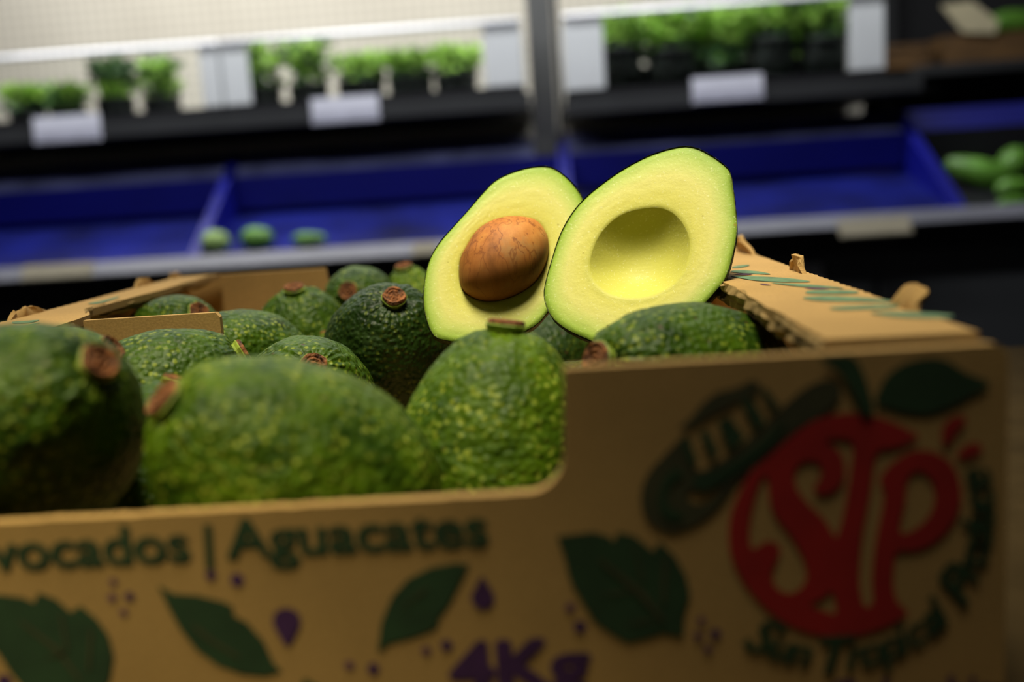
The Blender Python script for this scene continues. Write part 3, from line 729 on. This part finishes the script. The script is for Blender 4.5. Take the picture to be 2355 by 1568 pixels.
# herb displays on the upper shelf
def herb_bin(label, x0, x1, z0, h, wl, wr):
    y0, y1 = 1.604, 1.90
    r = empty('herb_display_bin', ((x0 + x1) / 2, 1.75, z0)); tag(r, label, 'herb bin', 'clear fronted herb bins')
    box('tray', (x0, y0, z0 + .0005), (x1, y1, z0 + .012), BLACKP, r)
    for a, b, sx in ((x0, x0 + wl, 0), (x1 - wr, x1, 1)):
        box('end_panel', (a, y0, z0 + .0125), (b, y0 + .006, z0 + h - .012), FROST, r, .002)
        xx = x0 if sx == 0 else x1 - .005
        box('end_wall', (xx, y0 + .0065, z0 + .0125), (xx + .005, y1, z0 + h - .012), FROST, r, .001)
    box('front_window', (x0 + wl + .0005, y0 + .001, z0 + .0125), (x1 - wr - .0005, y0 + .004, z0 + h - .012), CLEAR, r)
    bm = bmesh.new()
    n = 10; vs = []
    for i in range(n + 1):
        a = math.pi * i / n; vs.append((y0 + .004 - .009 * math.cos(a), z0 + h - .0118 + .010 * math.sin(a)))
    vv = [[bm.verts.new((x, yy, zz)) for yy, zz in vs] for x in (x0, x1)]
    for i in range(n): bm.faces.new((vv[0][i], vv[0][i + 1], vv[1][i + 1], vv[1][i]))
    bm.faces.new(vv[0][::-1]); bm.faces.new(vv[1]); bm.faces.new((vv[0][0], vv[1][0], vv[1][n], vv[0][n]))
    bmesh.ops.recalc_face_normals(bm, faces=bm.faces)
    frombm('rim', bm, RIMM, r, True)
    return r
HZ1, HZ2 = ZT + .2065, ZT + .1905
herb_bin('clear fronted herb bin at the far left of the upper shelf', -1.22, -.512, HZ1, .132, .05, .035)
herb_bin('clear fronted herb bin in the middle, left of the grey post', -.508, .036, HZ1, .132, .05, .068)
herb_bin('clear fronted herb bin right of the grey post, densely filled', .112, .676, HZ2, .150, .07, .062)

def herb_mesh(seed, w, h, n, bright):
    rg = random.Random(seed); vs = []; fs = []; mi = []
    for i in range(n):
        a = rg.uniform(0, 6.28); t = rg.random() ** .7; rr = w / 2 * math.sqrt(rg.random()) * (.6 + .4 * t)
        p = Vector((rr * math.cos(a), rr * math.sin(a) * .8, h * (.05 + .95 * t)))
        L_ = rg.uniform(.012, .022); Wd = L_ * .42
        d = Vector((rg.uniform(-1, 1), rg.uniform(-1, 1), rg.uniform(-.2, 1))).normalized(); s = d.cross(Vector((rg.uniform(-1, 1), rg.uniform(-1, 1), .3))).normalized(); up = s.cross(d)
        b = len(vs)
        vs += [p, p + d * L_ * .5 + s * Wd + up * .002, p + d * L_, p + d * L_ * .5 - s * Wd + up * .002, p + d * L_ * .5 - up * .001]
        fs += [(b, b + 1, b + 4), (b + 1, b + 2, b + 4), (b + 2, b + 3, b + 4), (b + 3, b, b + 4)]
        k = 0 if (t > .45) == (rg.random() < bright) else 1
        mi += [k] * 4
    return vs, fs, mi
def herb(label, px, z0, y, w, pot_h, h, bright, seed, potm=POTM, n=320):
    x = PY(px, 200, y).x
    r = empty('potted_herb', (x, y, z0)); tag(r, label, 'herb', 'herbs in the clear bins')
    bm = bmesh.new(); m = 16
    rows = [(.38, 0), (.39, pot_h * .5), (.40, pot_h * .94), (.41, pot_h * .95), (.41, pot_h), (.36, pot_h), (.34, pot_h * .9)]
    vv = [[bm.verts.new((x + q * w * math.cos(2 * math.pi * j / m), y + q * w * math.sin(2 * math.pi * j / m), z0 + z)) for j in range(m)] for q, z in rows]
    for i in range(len(rows) - 1):
        for j in range(m): bm.faces.new((vv[i][j], vv[i][(j + 1) % m], vv[i + 1][(j + 1) % m], vv[i + 1][j]))
    bm.faces.new(vv[0][::-1]); bm.faces.new(vv[-1])
    frombm('pot', bm, potm, r, True)
    vs, fs, mi = herb_mesh(seed, w, h, n, bright)
    me = bpy.data.meshes.new('leaves'); me.from_pydata([(x + a, y + b, z0 + pot_h * .55 + c) for a, b, c in vs], [], fs)
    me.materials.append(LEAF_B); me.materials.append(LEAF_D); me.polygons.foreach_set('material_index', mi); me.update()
    link('leaves', me, None, r)
zA, zB = HZ1 + .0125, HZ2 + .0125
herb('low bright herb at the far left edge of the left bin', 55, zA, 1.68, .085, .025, .050, .95, 1)
herb('small pale herb beside the dark bush in the left bin', 150, zA, 1.685, .085, .02, .050, .75, 2)
herb('dark rounded herb bush in the left bin', 262, zA, 1.68, .088, .035, .082, .08, 3, n=420)
herb('mixed green herb right of the dark bush in the left bin', 368, zA, 1.685, .088, .03, .080, .55, 4)
for i, (px, hh, br, ww) in enumerate(((600, .085, .62, .085), (710, .090, .60, .085), (830, .060, .85, .10), (945, .058, .85, .095), (1050, .062, .9, .09))):
    herb(['leafy herb at the left end of the middle bin', 'tall dark topped herb, second in the middle bin', 'bright herb at the centre of the middle bin', 'bright herb, fourth in the middle bin', 'bright herb at the right end of the middle bin'][i], px, zA, 1.69, ww * 1.12, .036, hh, br, 10 + i)
for i, (px, ph, hh, br) in enumerate(((1425, .075, .085, .75), (1548, .066, .085, .9), (1650, .030, .105, .95), (1775, .075, .085, .85), (1893, .068, .085, .8))):
    herb(['dark potted herb at the left end of the right bin', 'dark potted herb, second in the right bin', 'all green herb at the centre of the right bin', 'tall dark potted herb, fourth in the right bin', 'dark potted herb at the right end of the right bin'][i], px, zB, 1.685, .108, ph, hh + .012, br, 20 + i, n=560)
for i, px in enumerate((1440, 1530, 1620, 1710, 1800, 1880)):
    herb(('leftmost', 'second', 'third', 'fourth', 'fifth', 'rightmost')[i] + ' bright leafy herb in the back row of the right bin', px, zB, 1.805, .105, .05, .115, .95, 40 + i, n=420)

# loose fruit in and under the bins
def fruit(label, px, py, y, dr, L, W, seed, mat=FRUIT_G, grp='green fruit in the bins'):
    A(label, px, py, y, dr, L, W, mat, seed, neck=.12, stem=0, cat='fruit', group=grp, res=.4).name = 'green_fruit'
fruit('pale green fruit at the lower corner of the left bin divider', 496, 556, 1.435, (1, .1, .1), .048, .040, 61, plain('pale_green_fruit', (.26, .40, .10), .4, .3, 30))
fruit('green fruit in the left corner of the middle blue bin', 592, 546, 1.455, (1, .2, 0), .056, .038, 62)
fruit('green fruit low in the middle blue bin', 712, 550, 1.44, (1, -.1, 0), .062, .024, 63)
fruit('long green fruit leaning in the black bin', 2250, 396, 1.53, (-.85, .3, .35), .115, .048, 64)
fruit('round green fruit at the right of the black bin', 2332, 374, 1.575, (.4, .2, .8), .060, .056, 65)
fruit('green fruit lying under the round one in the black bin', 2338, 432, 1.465, (1, .1, 0), .07, .034, 66)
fruit('pale green fruit behind the rail at the right edge', 2335, 466, 1.425, (1, .05, 0), .06, .020, 67)
fruit('small green fruit on the lower ledge at left, above the flange', 155, 692, 1.50, (.2, .1, 1), .036, .032, 68, plain('mint_green_fruit', (.10, .30, .10), .4, .3, 30), 'fruit below the shelf')

# far bay at the right
farr = empty('far_shelf', (1.25, 2.1, 0)); tag(farr, 'dim shelf beyond the rack at the upper right', 'shelf')
box('shelf_board', (.86, 1.95, ZT + .215), (1.9, 2.25, ZT + .235), DSTEEL, farr)
for xx in (.87, 1.85): box('shelf_support', (xx, 2.2, 0), (xx + .03, 2.24, ZT + .6), DSTEEL, farr)
def open_crate(name, label, cat, x0, x1, y0, y1, z0, h, mat):
    r = empty(name, ((x0 + x1) / 2, (y0 + y1) / 2, z0)); tag(r, label, cat)
    t = .008
    box('base', (x0, y0, z0), (x1, y1, z0 + t), mat, r)
    for i in range(3):
        zz = z0 + t + .001 + i * (h - t) / 3
        box('slat', (x0, y0, zz), (x1, y0 + t, zz + (h - t) / 3 - .006), mat, r)
        box('slat', (x0, y1 - t, zz), (x1, y1, zz + (h - t) / 3 - .006), mat, r)
    for xx in (x0, x1 - t): box('end_board', (xx, y0 + t, z0 + t), (xx + t, y1 - t, z0 + h - .006), mat, r)
ca_, cb_ = PY(2035, 120, 2.0).x, PY(2140, 120, 2.0).x
open_crate('wooden_crate', 'brown slatted crate right of the densely filled herb bin', 'crate', ca_, cb_, 2.0, 2.2, ZT + .2355, .055, WOOD)
q = [PY(x, y, 2.0) for x, y in ((2165, 12), (2235, 2), (2296, 48), (2290, 76), (2215, 74))]
lid = empty('cream_carton', (q[3].x, 2.08, ZT + .2355)); tag(lid, 'cream carton with a slanting pale flap at the top right', 'box')
box('body', (q[0].x + .01, 2.012, ZT + .2355), (q[3].x + .2, 2.2, q[4].z - .004), WOOD, lid)
slab('flap', q, (0, .006, 0), CREAM, lid)
A('green fruit lying on the cream carton at the top right', 2335, 50, 2.07, (1, .1, .05), .13, .052, FRUIT_G, 71, neck=.1, stem=0, cat='fruit', group='green fruit in the bins', res=.4).name = 'green_fruit'
